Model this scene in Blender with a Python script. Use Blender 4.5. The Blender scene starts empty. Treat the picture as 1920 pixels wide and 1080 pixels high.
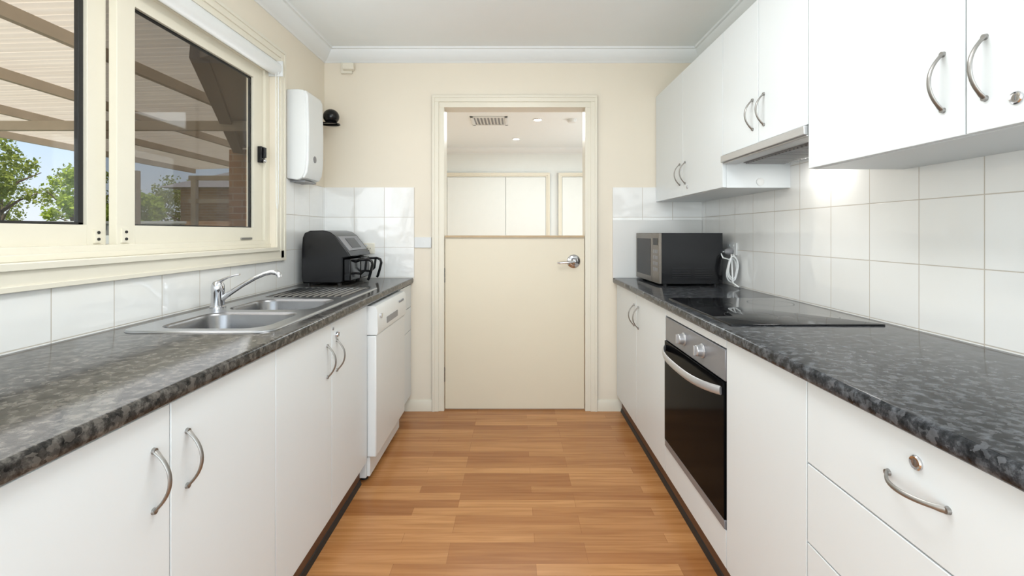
import bpy, bmesh, math, random
from mathutils import Vector, Matrix
random.seed(7)
C=bpy.context.scene.collection
# ------------------------------------------------------------------ materials
MATS={}
def nt(name):
    m=bpy.data.materials.new(name); m.use_nodes=True
    t=m.node_tree; b=t.nodes['Principled BSDF']; return m,t,b
def pm(name,col,rough=.5,metal=0,amt=.04,scale=12,bump=0,coat=0,spec=None,stretch=None):
    if name in MATS: return MATS[name]
    m,t,b=nt(name); N=t.nodes; L=t.links
    tc=N.new('ShaderNodeNewGeometry'); nz=N.new('ShaderNodeTexNoise')
    nz.inputs['Scale'].default_value=scale; nz.inputs['Detail'].default_value=4
    if stretch:
        mp=N.new('ShaderNodeMapping'); mp.inputs['Scale'].default_value=stretch
        L.new(tc.outputs['Position'],mp.inputs['Vector']); L.new(mp.outputs['Vector'],nz.inputs['Vector'])
    else: L.new(tc.outputs['Position'],nz.inputs['Vector'])
    mx=N.new('ShaderNodeMix'); mx.data_type='RGBA'
    mx.inputs['A'].default_value=(*[c*(1-amt) for c in col],1)
    mx.inputs['B'].default_value=(*[min(1,c*(1+amt)) for c in col],1)
    L.new(nz.outputs['Fac'],mx.inputs['Factor']); L.new(mx.outputs['Result'],b.inputs['Base Color'])
    b.inputs['Roughness'].default_value=rough; b.inputs['Metallic'].default_value=metal
    b.inputs['Coat Weight'].default_value=coat
    if spec is not None: b.inputs['Specular IOR Level'].default_value=spec
    if bump:
        bp=N.new('ShaderNodeBump'); bp.inputs['Strength'].default_value=bump; bp.inputs['Distance'].default_value=.002
        L.new(nz.outputs['Fac'],bp.inputs['Height']); L.new(bp.outputs['Normal'],b.inputs['Normal'])
    MATS[name]=m; return m
def emis(name,col,s):
    m,t,b=nt(name); b.inputs['Base Color'].default_value=(*col,1)
    b.inputs['Emission Color'].default_value=(*col,1); b.inputs['Emission Strength'].default_value=s
    return m
def sRGB(r,g,b):
    f=lambda c:(c/255/12.92 if c/255<=.04045 else ((c/255+.055)/1.055)**2.4)
    return (f(r),f(g),f(b))
WHITE=pm('white_laminate',(.715,.75,.765),.32,amt=.012,scale=3)
WPANEL=pm('white_panel',(.76,.76,.74),.35,amt=.012,scale=3)
CARC=pm('carcass_white',(.72,.72,.71),.5,amt=.02)
WALLP=pm('cream_wall_paint',sRGB(233,224,207),.6,amt=.02,scale=5,bump=.05)
TRIMP=pm('cream_gloss_trim',sRGB(229,223,207),.3,amt=.015,scale=6)
DOORP=pm('cream_door_paint',sRGB(225,215,193),.38,amt=.02,scale=4)
CEIL=pm('ceiling_white',(.90,.945,.96),.8,amt=.01)
CORN=pm('cornice_white',(.86,.89,.90),.6,amt=.01)
HALLW=pm('hall_white',(.80,.815,.79),.6,amt=.02)
ALUC=pm('cream_aluminium',sRGB(229,223,206),.35,amt=.02)
STEEL=pm('brushed_steel',(.42,.43,.445),.28,1,amt=.12,scale=40,stretch=(1,12,1),bump=.02)
VISOR=pm('visor_steel',(.52,.52,.52),.4,.6,amt=.06,scale=40,stretch=(1,1,12))
FILT=pm('filter_grey',(.30,.30,.30),.4,.6,amt=.06)
STEELB=pm('bowl_steel_dark_reflect',(.25,.25,.255),.27,1,amt=.12,scale=30,stretch=(1,9,1))  # darker copy of the sink steel; dark reflections put into the colour
STEELD=pm('steel_dark',(.26,.26,.26),.35,1,amt=.1)
SATIN=pm('satin_nickel',(.33,.32,.305),.42,1,amt=.04)
CHROME=pm('chrome',(.62,.62,.64),.13,1,amt=.02)
SILV=pm('silver_plastic',(.25,.25,.265),.38,.4,amt=.03)
BLACKP=pm('black_plastic',(.006,.006,.007),.2,amt=.1,spec=.35)
BLACKG=pm('black_gloss',(.005,.005,.006),.14,amt=.05,spec=.3)
GLASSK=pm('black_ceramic_glass',(.006,.006,.007),.05,amt=.05,spec=.5)
OVENG=pm('oven_glass',(.003,.003,.0035),.12,amt=.05,spec=.03)
KICK=pm('kick_brown',(.13,.06,.03),.5,amt=.3,scale=20,stretch=(1,.2,6))
RUBB=pm('black_strip',(.012,.012,.012),.5,amt=.1)
TAN=pm('tan_timber',sRGB(190,165,130),.5,amt=.15,scale=20)
WPLAST=pm('white_plastic',(.755,.77,.765),.35,amt=.015)
CPLAST=pm('cream_plastic',sRGB(232,226,210),.4,amt=.02)
GREYP=pm('grey_plastic',(.25,.25,.26),.4,amt=.05)
PBEAM=pm('pergola_beam',(.46,.39,.31),.6,amt=.2,scale=6)
DBEAM=pm('dark_timber',(.12,.09,.07),.7,amt=.2,scale=8)
SOFF=pm('soffit_grey',(.28,.23,.19),.8,amt=.1)
ROOFT=pm('roof_tile_grey',(.25,.23,.22),.8,amt=.2)
FENCE=pm('fence_cream',(.60,.58,.54),.5,amt=.06)
CONC=pm('concrete',(.60,.53,.44),.9,amt=.15)
GRASS=pm('grass',(.16,.19,.08),.9,amt=.4,scale=3)
BARK=pm('bark',(.12,.085,.06),.9,amt=.4,scale=9)
# tiles
def tile_mat(name,ax,o1,o2,size=.203):
    m,t,b=nt(name); N=t.nodes; L=t.links
    g=N.new('ShaderNodeNewGeometry'); s=N.new('ShaderNodeSeparateXYZ'); c=N.new('ShaderNodeCombineXYZ')
    L.new(g.outputs['Position'],s.inputs[0])
    a=N.new('ShaderNodeMath'); a.operation='SUBTRACT'; a.inputs[1].default_value=o1-20*size
    z=N.new('ShaderNodeMath'); z.operation='SUBTRACT'; z.inputs[1].default_value=o2-20*size
    L.new(s.outputs[ax],a.inputs[0]); L.new(s.outputs['Z'],z.inputs[0])
    L.new(a.outputs[0],c.inputs[0]); L.new(z.outputs[0],c.inputs[1])
    br=N.new('ShaderNodeTexBrick'); br.offset=0; br.squash=1
    br.inputs['Color1'].default_value=(.85,.85,.83,1); br.inputs['Color2'].default_value=(.89,.89,.87,1)
    br.inputs['Mortar'].default_value=(.58,.53,.46,1)
    br.inputs['Scale'].default_value=1; br.inputs['Mortar Size'].default_value=.0018; br.inputs['Mortar Smooth'].default_value=.3
    br.inputs['Brick Width'].default_value=size; br.inputs['Row Height'].default_value=size
    L.new(c.outputs[0],br.inputs['Vector']); L.new(br.outputs['Color'],b.inputs['Base Color'])
    mr=N.new('ShaderNodeMapRange'); mr.inputs['To Min'].default_value=.05; mr.inputs['To Max'].default_value=.6
    L.new(br.outputs['Fac'],mr.inputs['Value']); L.new(mr.outputs[0],b.inputs['Roughness'])
    b.inputs['Specular IOR Level'].default_value=.9
    nz=N.new('ShaderNodeTexNoise'); nz.inputs['Scale'].default_value=10; nz.inputs['Detail'].default_value=1.5
    L.new(g.outputs['Position'],nz.inputs['Vector'])
    b1=N.new('ShaderNodeBump'); b1.inputs['Strength'].default_value=.45; b1.inputs['Distance'].default_value=.006
    L.new(nz.outputs['Fac'],b1.inputs['Height'])
    b2=N.new('ShaderNodeBump'); b2.invert=True; b2.inputs['Strength'].default_value=.5; b2.inputs['Distance'].default_value=.001
    L.new(br.outputs['Fac'],b2.inputs['Height']); L.new(b1.outputs['Normal'],b2.inputs['Normal'])
    L.new(b2.outputs['Normal'],b.inputs['Normal'])
    return m
TILE_R=tile_mat('tile_white_a','Y',1.255,.907)
TILE_L=tile_mat('tile_white_b','Y',1.290,.907)
TILE_B=tile_mat('tile_white_c','X',-.681,.907,.2035)
TILE_B2=tile_mat('tile_white_d','X',.867,.907,.2035)
# worktop
def worktop_mat(name,tint):
    m,t,b=nt(name); N=t.nodes; L=t.links
    g=N.new('ShaderNodeNewGeometry')
    n1=N.new('ShaderNodeTexNoise'); n1.inputs['Scale'].default_value=42; n1.inputs['Detail'].default_value=8; n1.inputs['Roughness'].default_value=.7
    L.new(g.outputs['Position'],n1.inputs['Vector'])
    r=N.new('ShaderNodeValToRGB'); e=r.color_ramp.elements
    e[0].position=.38; e[0].color=(.010*tint[0],.010*tint[1],.010*tint[2],1)
    e[1].position=.66; e[1].color=(.13*tint[0],.127*tint[1],.122*tint[2],1)
    k=e.new(.51); k.color=(.036*tint[0],.035*tint[1],.034*tint[2],1)
    L.new(n1.outputs['Fac'],r.inputs['Fac'])
    v=N.new('ShaderNodeTexVoronoi'); v.inputs['Scale'].default_value=80; v.inputs['Randomness'].default_value=1
    nd=N.new('ShaderNodeTexNoise'); nd.inputs['Scale'].default_value=80; L.new(g.outputs['Position'],nd.inputs['Vector'])
    va=N.new('ShaderNodeVectorMath'); va.operation='MULTIPLY_ADD'; va.inputs[1].default_value=(.02,.02,.02); L.new(nd.outputs['Color'],va.inputs[0]); L.new(g.outputs['Position'],va.inputs[2])
    L.new(va.outputs[0],v.inputs['Vector'])
    sp=N.new('ShaderNodeSeparateColor'); L.new(v.outputs['Color'],sp.inputs[0])
    r2=N.new('ShaderNodeValToRGB'); r2.color_ramp.elements[0].position=.68; r2.color_ramp.elements[0].color=(0,0,0,1)
    r2.color_ramp.elements[1].position=1; r2.color_ramp.elements[1].color=(.7,.7,.7,1)
    L.new(sp.outputs[0],r2.inputs['Fac'])
    mx=N.new('ShaderNodeMix'); mx.data_type='RGBA'
    L.new(r2.outputs['Color'],mx.inputs['Factor']); L.new(r.outputs['Color'],mx.inputs['A'])
    mx.inputs['B'].default_value=(.13*tint[0],.123*tint[1],.116*tint[2],1)
    L.new(mx.outputs['Result'],b.inputs['Base Color'])
    b.inputs['Roughness'].default_value=.12; b.inputs['Specular IOR Level'].default_value=.2
    return m
WT_L=worktop_mat('worktop_laminate_warm',(1.06,1.0,.93))
WT_R=worktop_mat('worktop_laminate_cool_reflect',(.92,1.0,1.14))  # same laminate, with the grey-blue tile reflection put into the tint
# floor
def floor_mat():
    m,t,b=nt('timber_laminate_floor'); N=t.nodes; L=t.links
    g=N.new('ShaderNodeNewGeometry')
    mp=N.new('ShaderNodeMapping'); mp.inputs['Location'].default_value=(10.13,10.02,0); L.new(g.outputs['Position'],mp.inputs['Vector'])
    br=N.new('ShaderNodeTexBrick'); br.offset=.37; br.offset_frequency=3
    br.inputs['Color1'].default_value=(.365,.150,.048,1); br.inputs['Color2'].default_value=(.56,.275,.105,1)
    br.inputs['Mortar'].default_value=(.28,.11,.035,1)
    br.inputs['Scale'].default_value=1; br.inputs['Mortar Size'].default_value=.0007; br.inputs['Mortar Smooth'].default_value=.3
    br.inputs['Brick Width'].default_value=.52; br.inputs['Row Height'].default_value=.058
    L.new(mp.outputs[0],br.inputs['Vector'])
    m2=N.new('ShaderNodeMapping'); m2.inputs['Scale'].default_value=(1.6,30,1); L.new(g.outputs['Position'],m2.inputs['Vector'])
    nz=N.new('ShaderNodeTexNoise'); nz.inputs['Scale'].default_value=1.6; nz.inputs['Detail'].default_value=7; nz.inputs['Distortion'].default_value=.8
    L.new(m2.outputs[0],nz.inputs['Vector'])
    r=N.new('ShaderNodeValToRGB'); r.color_ramp.elements[0].position=.34; r.color_ramp.elements[0].color=(.80,.74,.66,1)
    r.color_ramp.elements[1].position=.62; r.color_ramp.elements[1].color=(1.05,1.05,1.05,1)
    L.new(nz.outputs['Fac'],r.inputs['Fac'])
    mx=N.new('ShaderNodeMix'); mx.data_type='RGBA'; mx.blend_type='MULTIPLY'; mx.inputs['Factor'].default_value=1
    L.new(br.outputs['Color'],mx.inputs['A']); L.new(r.outputs['Color'],mx.inputs['B'])
    L.new(mx.outputs['Result'],b.inputs['Base Color'])
    b.inputs['Roughness'].default_value=.27; b.inputs['Specular IOR Level'].default_value=.4
    bp=N.new('ShaderNodeBump'); bp.invert=True; bp.inputs['Strength'].default_value=.2; bp.inputs['Distance'].default_value=.001
    L.new(br.outputs['Fac'],bp.inputs['Height']); L.new(bp.outputs[0],b.inputs['Normal'])
    return m
FLOOR=floor_mat()
def brick_mat():
    m,t,b=nt('brick'); N=t.nodes; L=t.links
    g=N.new('ShaderNodeNewGeometry'); s=N.new('ShaderNodeSeparateXYZ'); c=N.new('ShaderNodeCombineXYZ')
    L.new(g.outputs['Position'],s.inputs[0]); a=N.new('ShaderNodeMath'); L.new(s.outputs[0],a.inputs[0]); L.new(s.outputs[1],a.inputs[1])
    L.new(a.outputs[0],c.inputs[0]); L.new(s.outputs[2],c.inputs[1])
    br=N.new('ShaderNodeTexBrick'); L.new(c.outputs[0],br.inputs['Vector'])
    br.inputs['Scale'].default_value=1; br.inputs['Brick Width'].default_value=.24; br.inputs['Row Height'].default_value=.086; br.inputs['Mortar Size'].default_value=.006
    br.inputs['Color1'].default_value=(.38,.19,.10,1); br.inputs['Color2'].default_value=(.52,.31,.17,1); br.inputs['Mortar'].default_value=(.52,.43,.34,1)
    L.new(br.outputs['Color'],b.inputs['Base Color']); b.inputs['Roughness'].default_value=.9
    return m
BRICK=brick_mat()
def glass_mat(name):
    m=bpy.data.materials.new(name); m.use_nodes=True; t=m.node_tree; N=t.nodes; L=t.links
    N.remove(N['Principled BSDF']); o=N['Material Output']
    tr=N.new('ShaderNodeBsdfTransparent'); gl=N.new('ShaderNodeBsdfGlossy'); gl.inputs['Roughness'].default_value=.03
    lw=N.new('ShaderNodeLayerWeight'); lw.inputs['Blend'].default_value=.5
    p=N.new('ShaderNodeMath'); p.operation='POWER'; p.inputs[1].default_value=4; L.new(lw.outputs['Facing'],p.inputs[0])
    q=N.new('ShaderNodeMath'); q.operation='MULTIPLY_ADD'; q.inputs[1].default_value=.35; q.inputs[2].default_value=.015; L.new(p.outputs[0],q.inputs[0])
    mx=N.new('ShaderNodeMixShader'); L.new(q.outputs[0],mx.inputs[0]); L.new(tr.outputs[0],mx.inputs[1]); L.new(gl.outputs[0],mx.inputs[2])
    L.new(mx.outputs[0],o.inputs[0]); return m
GLASS=glass_mat('clear_glass')
def screen_mat():
    m=bpy.data.materials.new('flyscreen_mesh'); m.use_nodes=True; t=m.node_tree; N=t.nodes; L=t.links
    N.remove(N['Principled BSDF']); o=N['Material Output']
    tr=N.new('ShaderNodeBsdfTransparent'); df=N.new('ShaderNodeBsdfDiffuse'); df.inputs['Color'].default_value=(.05,.033,.02,1)
    g=N.new('ShaderNodeNewGeometry'); nz=N.new('ShaderNodeTexNoise'); nz.inputs['Scale'].default_value=500
    L.new(g.outputs['Position'],nz.inputs['Vector'])
    mr=N.new('ShaderNodeMapRange'); mr.inputs['To Min'].default_value=.60; mr.inputs['To Max'].default_value=.76
    L.new(nz.outputs['Fac'],mr.inputs['Value'])
    mx=N.new('ShaderNodeMixShader'); L.new(mr.outputs[0],mx.inputs[0]); L.new(tr.outputs[0],mx.inputs[1]); L.new(df.outputs[0],mx.inputs[2])
    L.new(mx.outputs[0],o.inputs[0]); return m
SCREEN=screen_mat()
def translucent(name,col,col2,scale,fac=.5):
    m=bpy.data.materials.new(name); m.use_nodes=True; t=m.node_tree; N=t.nodes; L=t.links
    N.remove(N['Principled BSDF']); o=N['Material Output']
    g=N.new('ShaderNodeNewGeometry'); nz=N.new('ShaderNodeTexNoise'); nz.inputs['Scale'].default_value=scale
    L.new(g.outputs['Position'],nz.inputs['Vector'])
    mc=N.new('ShaderNodeMix'); mc.data_type='RGBA'; mc.inputs['A'].default_value=(*col,1); mc.inputs['B'].default_value=(*col2,1)
    L.new(nz.outputs['Fac'],mc.inputs['Factor'])
    d=N.new('ShaderNodeBsdfDiffuse'); tl=N.new('ShaderNodeBsdfTranslucent')
    L.new(mc.outputs['Result'],d.inputs[0]); L.new(mc.outputs['Result'],tl.inputs[0])
    mx=N.new('ShaderNodeMixShader'); mx.inputs[0].default_value=fac; L.new(d.outputs[0],mx.inputs[1]); L.new(tl.outputs[0],mx.inputs[2])
    L.new(mx.outputs[0],o.inputs[0]); return m
ROOFS=translucent('roof_sheet',(.70,.60,.47),(.82,.73,.59),1.5,.55)
LEAF=translucent('leaves',(.14,.18,.035),(.34,.38,.09),1.2,.4)
LEAF2=translucent('leaves_lime',(.26,.36,.05),(.46,.54,.10),1.2,.45)
# ------------------------------------------------------------------ mesh builder
W={}
class B:
    def __init__(s,*mats): s.v=[];s.f=[];s.m=[];s.mats=list(mats)
    def add(s,v,f,m=0):
        o=len(s.v); s.v+= [tuple(p) for p in v]; s.f+=[tuple(i+o for i in q) for q in f]; s.m+=[m]*len(f); return s
    def box(s,x0,x1,y0,y1,z0,z1,m=0):
        x0,x1=sorted((x0,x1)); y0,y1=sorted((y0,y1)); z0,z1=sorted((z0,z1))
        v=[(x,y,z) for z in(z0,z1) for y in(y0,y1) for x in(x0,x1)]
        return s.add(v,[(0,2,3,1),(4,5,7,6),(0,1,5,4),(2,6,7,3),(0,4,6,2),(1,3,7,5)],m)
    def prism(s,prof,ax,a0,a1,m=0):
        n=len(prof)
        def P(u,w,a):
            return {'y':(u,a,w),'x':(a,u,w),'z':(u,w,a)}[ax]
        v=[P(u,w,a0) for u,w in prof]+[P(u,w,a1) for u,w in prof]
        f=[(i,(i+1)%n,n+(i+1)%n,n+i) for i in range(n)]+[tuple(range(n)),tuple(range(2*n-1,n-1,-1))]
        return s.add(v,f,m)
    def sweep(s,pts,ra,rb=None,b=None,n=12,m=0,closed=False):
        pts=[Vector(p) for p in pts]; k=len(pts)
        if not hasattr(ra,'__len__'): ra=[ra]*k
        if rb is None: rb=ra
        if not hasattr(rb,'__len__'): rb=[rb]*k
        vs=[]; prev=None
        for i,p in enumerate(pts):
            t=(pts[min(i+1,k-1)]-pts[max(i-1,0)]).normalized()
            if b is not None: u=Vector(b)
            else:
                if prev is None: u=t.orthogonal()
                else: u=prev
            u=(u-t*u.dot(t)).normalized(); prev=u; w=t.cross(u)
            for j in range(n):
                a=2*math.pi*j/n; vs.append(p+u*math.cos(a)*ra[i]+w*math.sin(a)*rb[i])
        f=[(i*n+j,i*n+(j+1)%n,(i+1)*n+(j+1)%n,(i+1)*n+j) for i in range(k-1) for j in range(n)]
        f+=[tuple(range(n)),tuple(range(k*n-1,(k-1)*n-1,-1))]
        return s.add(vs,f,m)
    def cyl(s,p0,p1,r0,r1=None,n=24,m=0):
        return s.sweep([p0,p1],[r0,r0 if r1 is None else r1],n=n,m=m)
    def lathe(s,prof,o,d,n=28,m=0):
        o=Vector(o); d=Vector(d).normalized(); u=d.orthogonal().normalized(); w=d.cross(u); vs=[]
        for r,h in prof:
            for j in range(n):
                a=2*math.pi*j/n; vs.append(o+d*h+(u*math.cos(a)+w*math.sin(a))*max(r,1e-5))
        k=len(prof); f=[(i*n+j,i*n+(j+1)%n,(i+1)*n+(j+1)%n,(i+1)*n+j) for i in range(k-1) for j in range(n)]
        f+=[tuple(range(n)),tuple(range(k*n-1,(k-1)*n-1,-1))]
        return s.add(vs,f,m)
    def out(s,name,parent=None,label=None,category=None,kind=None,bevel=0,origin=None,group=None,seg=2):
        xs=[p[0] for p in s.v]; ys=[p[1] for p in s.v]; zs=[p[2] for p in s.v]
        if origin is None: origin=((min(xs)+max(xs))/2,(min(ys)+max(ys))/2,min(zs))
        o=Vector(origin); me=bpy.data.meshes.new(name)
        me.from_pydata([Vector(p)-o for p in s.v],[],s.f)
        for mt in s.mats: me.materials.append(mt)
        me.polygons.foreach_set('material_index',s.m)
        bm=bmesh.new(); bm.from_mesh(me); bmesh.ops.recalc_face_normals(bm,faces=bm.faces); bm.to_mesh(me); bm.free()
        me.polygons.foreach_set('use_smooth',[True]*len(me.polygons))
        me.set_sharp_from_angle(angle=math.radians(38)); me.update()
        ob=bpy.data.objects.new(name,me); C.objects.link(ob)
        if bevel:
            md=ob.modifiers.new('bevel','BEVEL'); md.width=bevel; md.segments=seg; md.limit_method='ANGLE'; md.angle_limit=math.radians(40)
        reg(ob,o,parent,label,category,kind,group); return ob
def reg(ob,o,parent,label,category,kind,group=None):
    o=Vector(o); W[ob.name]=o
    if parent is not None: ob.parent=parent; ob.location=o-W[parent.name]
    else: ob.location=o
    if label: ob['label']=label
    if category and parent is None: ob['category']=category
    if kind: ob['kind']=kind
    if group: ob['group']=group
def T(name,loc,label,category=None,kind=None,group=None):
    e=bpy.data.objects.new(name,None); e.empty_display_size=.05; C.objects.link(e); reg(e,loc,None,label,category,kind,group); return e
# ------------------------------------------------------------------ constants
XR=1.275; XL=-1.293; YB=3.156; ZC=2.44; CT=.902; CB=.865; FR=.69; FL=-.708; Y0=-1.3; YF=6.8
H=1.21
# ------------------------------------------------------------------ shell
B(FLOOR).box(-1.40,2.0,Y0,YF+.1,-.05,0).out('floor',kind='structure',label='orange-brown timber laminate floor with narrow staves',category='floor')
B(CEIL).box(-1.40,2.0,Y0,YF+.1,ZC,ZC+.08).out('ceiling',kind='structure',label='flat white plaster ceiling',category='ceiling')
wy0,wy1,wz0,wz1=.52,2.512,1.13,2.135
w=B(WALLP); xo=XL-.15
w.box(xo,XL,Y0,wy0,0,ZC).box(xo,XL,wy1,YF+.1,0,ZC).box(xo,XL,wy0,wy1,0,wz0).box(xo,XL,wy0,wy1,wz1,ZC)
w.out('wall_left',kind='structure',label='cream painted wall with a wide sliding window',category='wall')
B(WALLP).box(XR,XR+.12,Y0,YB,0,ZC).out('wall_right',kind='structure',label='cream painted wall behind the overhead cupboards',category='wall')
w=B(WALLP); w.box(XL,-.50,YB,YB+.12,0,ZC).box(.50,2.0,YB,YB+.12,0,ZC).box(-.50,.50,YB,YB+.12,2.075,ZC)
w.out('wall_back',kind='structure',label='cream painted end wall with a half-height door',category='wall')
B(HALLW).box(XL,2.0,YF,YF+.1,0,ZC).out('wall_far',kind='structure',label='white wall of the room beyond the door',category='wall')
B(HALLW).box(1.9,2.0,YB+.12,YF,0,ZC).out('wall_side',kind='structure',label='white side wall of the room beyond',category='wall')
# cornices
def corn(s,axis,a0,a1,base,sgn,name):
    pr=[(0,2.362),(.006,2.362),(.010,2.368),(.022,2.372),(.05,2.395),(.068,2.416),(.074,2.428),(.086,2.430),(.09,2.44),(0,2.44)]
    s.prism([(base+sgn*u,z) for u,z in pr],axis,a0,a1)
n_=[0]
def trim_name():
    n_[0]+=1; return 'trim_%d'%n_[0]
for ax,a0,a1,bs,sg,lb in [('y',Y0,YB,XL,1,'white coved cornice along the window wall'),('x',XL,XR,YB,-1,'white coved cornice above the half door'),('y',Y0,YB,XR,-1,'white coved cornice above the overhead cupboards'),('x',XL,1.9,YF,-1,'white coved cornice in the room beyond')]:
    b=B(CORN); corn(b,ax,a0,a1,bs,sg,''); b.out(trim_name(),kind='structure',label=lb,category='cornice')
# tiles
w=B(TILE_L); w.box(XL,XL+.006,Y0,YB,CT,1.057).box(XL,XL+.006,2.589,YB,1.057,1.516)
w.out(trim_name(),kind='structure',label='white square tile splashback under the window',category='tiles')
B(TILE_R).box(XR-.006,XR,Y0,YB,CT,1.60).out(trim_name(),kind='structure',label='glossy white square tile splashback under the overhead cupboards',category='tiles')
B(TILE_B).box(XL+.006,-.681,YB-.006,YB,CT,1.516).out(trim_name(),kind='structure',label='white square tiles on the end wall by the light switch',category='tiles')
B(TILE_B2).box(.664,XR-.006,YB-.006,YB,CT,1.516).out(trim_name(),kind='structure',label='white square tiles on the end wall by the microwave',category='tiles')
B(WPANEL).box(.664,XR-.007,YB-.014,YB-.006,CT,1.295).out(trim_name(),kind='structure',label='plain white panel behind the microwave',category='panel',bevel=.002)
# baseboards
for x0,x1,lb in[(-.745,-.56,'cream skirting beside the door and end cabinet'),(.56,.725,'cream skirting beside the door and corner cabinet')]:
    B(TRIMP).prism([(YB,0),(YB-.014,0),(YB-.014,.058),(YB-.008,.072),(YB,.075)],'x',x0,x1).out('baseboard_back' if x0<0 else 'baseboard_back_return',kind='structure',label=lb,category='skirting')
for nm,x,sg,ya,yb in[('baseboard_left',-.745,-1,.1,2.232),('baseboard_right',.725,1,.1,3.14)]:
    b=B(KICK,RUBB); b.box(x,x+sg*.014,ya,yb,.0,.109,0); b.prism([(x-sg*.010,0),(x,0),(x,.022),(x-sg*.004,.020)],'y',ya,yb,1)
    b.out(nm,kind='structure',label='dark brown kickboard with black bottom strip under the cabinets',category='kickboard')
# ------------------------------------------------------------------ door frame and half door
def arch(b,x0,x1,z1,y,wd,sg=-1,z0=0,t=.018):
    for a,c,tt in[(0,wd,t*.55),(wd*.45,wd,t),(wd*.8,wd,t*1.25)]:
        b.box(x0-c,x0-a,y,y+sg*tt,z0,z1+a); b.box(x1+a,x1+c,y,y+sg*tt,z0,z1+a); b.box(x0-c,x1+c,y,y+sg*tt,z1+a,z1+c)
b=B(TRIMP); arch(b,-.478,.478,2.058,YB,.08)
b.box(-.4995,-.478,YB,YB+.12,0,2.058).box(.478,.4995,YB,YB+.12,0,2.058).box(-.4995,.4995,YB,YB+.12,2.058,2.0745)
b.out(trim_name(),kind='structure',label='cream moulded door frame and architrave',category='door frame',bevel=.0015)
d=T('door_1',(0,YB+.03,0),'cream half-height stable door with lever handle','door','structure')
leaf=B(DOORP).box(-.474,.474,YB+.012,YB+.047,.008,1.172).out('door_leaf',d,bevel=.002)
B(TAN,TRIMP).box(-.472,.472,YB-.004,YB+.07,1.176,1.190,0).box(-.472,.472,YB-.001,YB+.06,1.172,1.177,1).out('ledge',d,label='narrow tan timber ledge',bevel=.003)
h=B(CHROME); h.lathe([(.046,0),(.046,.004),(.040,.010),(.024,.013),(.018,.03),(.016,.052),(.012,.055)],(.402,YB+.012,1.014),(0,-1,0))
h.sweep([(.402,YB-.033,1.014),(.385,YB-.040,1.014),(.35,YB-.041,1.010),(.30,YB-.040,1.006),(.288,YB-.036,1.006)],[.010,.0105,.009,.008,.006],[.010,.010,.007,.006,.005],n=14)
h.out('lever_handle',d,label='chrome lever handle')
for z in(.92,.245):
    hb=B(STEELD); hb.cyl((-.481,YB+.006,z-.05),(-.481,YB+.006,z+.05),.006,n=12)
    for k in range(3): hb.cyl((-.481,YB+.006,z-.048+k*.034),(-.481,YB+.006,z-.022+k*.034),.0075,n=12)
    hb.out('hinge',d,label='dark steel butt hinge')
# ------------------------------------------------------------------ room beyond
d2=T('door_2',(-.25,YF-.02,0),'white double closet doors in the room beyond','door','structure')
B(HALLW).box(-.985,-.137,YF-.02,YF-.001,.01,2.018).out('door_leaf',d2,bevel=.002)
B(HALLW).box(-.128,.452,YF-.02,YF-.001,.01,2.018).out('door_leaf',d2,bevel=.002)
b=B(TRIMP); arch(b,-.99,.458,2.025,YF,.055,t=.035); b.out('architrave',d2)
d3=T('door_3',(1.05,YF-.02,0),'white door beside the closet in the room beyond','door','structure')
B(HALLW).box(.695,1.5,YF-.02,YF-.001,.01,2.018).out('door_leaf',d3,bevel=.002)
b=B(TRIMP); arch(b,.69,1.505,2.025,YF,.055,t=.035); b.out('architrave',d3)
LENS=emis('lamp_lens',(1,.97,.92),14)
for x,y in[(.25,5.05),(.02,6.09)]:
    dl=T('downlight',(x,y,ZC),'small round white recessed ceiling downlight','light',group='ceiling downlights')
    B(WPLAST).lathe([(.055,0),(.055,.004),(.045,.008),(.040,.006)],(x,y,ZC-.0005),(0,0,-1)).out('rim',dl)
    B(LENS).cyl((x,y,ZC-.0066),(x,y,ZC-.0086),.039,n=24).out('lens',dl)
B(WPLAST).lathe([(.05,0),(.05,.02),(.042,.032),(.015,.035)],(.62,5.05,ZC),(0,0,-1)).out('smoke_alarm',label='round white smoke alarm on the ceiling',category='smoke alarm')
v=T('ceiling_vent',(-.275,5.1,ZC),'square white louvred air conditioning ceiling vent','vent')
b=B(WPLAST); x0,x1,y0,y1=-.475,-.075,4.91,5.30; z0=ZC-.012
b.box(x0,x1,y0,y0+.035,z0,ZC).box(x0,x1,y1-.035,y1,z0,ZC).box(x0,x0+.035,y0,y1,z0,ZC).box(x1-.035,x1,y0,y1,z0,ZC).out('frame',v,bevel=.003)
b=B(WPLAST,GREYP); b.box(x0+.035,x1-.035,y0+.035,y1-.035,ZC-.002,ZC-.0005,1)
for i in range(9):
    x=x0+.05+i*.0375; b.prism([(x,ZC-.002),(x+.004,ZC-.002),(x+.020,ZC-.012),(x+.016,ZC-.012)],'y',y0+.035,y1-.035,0)
b.out('louvre',v)
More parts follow.
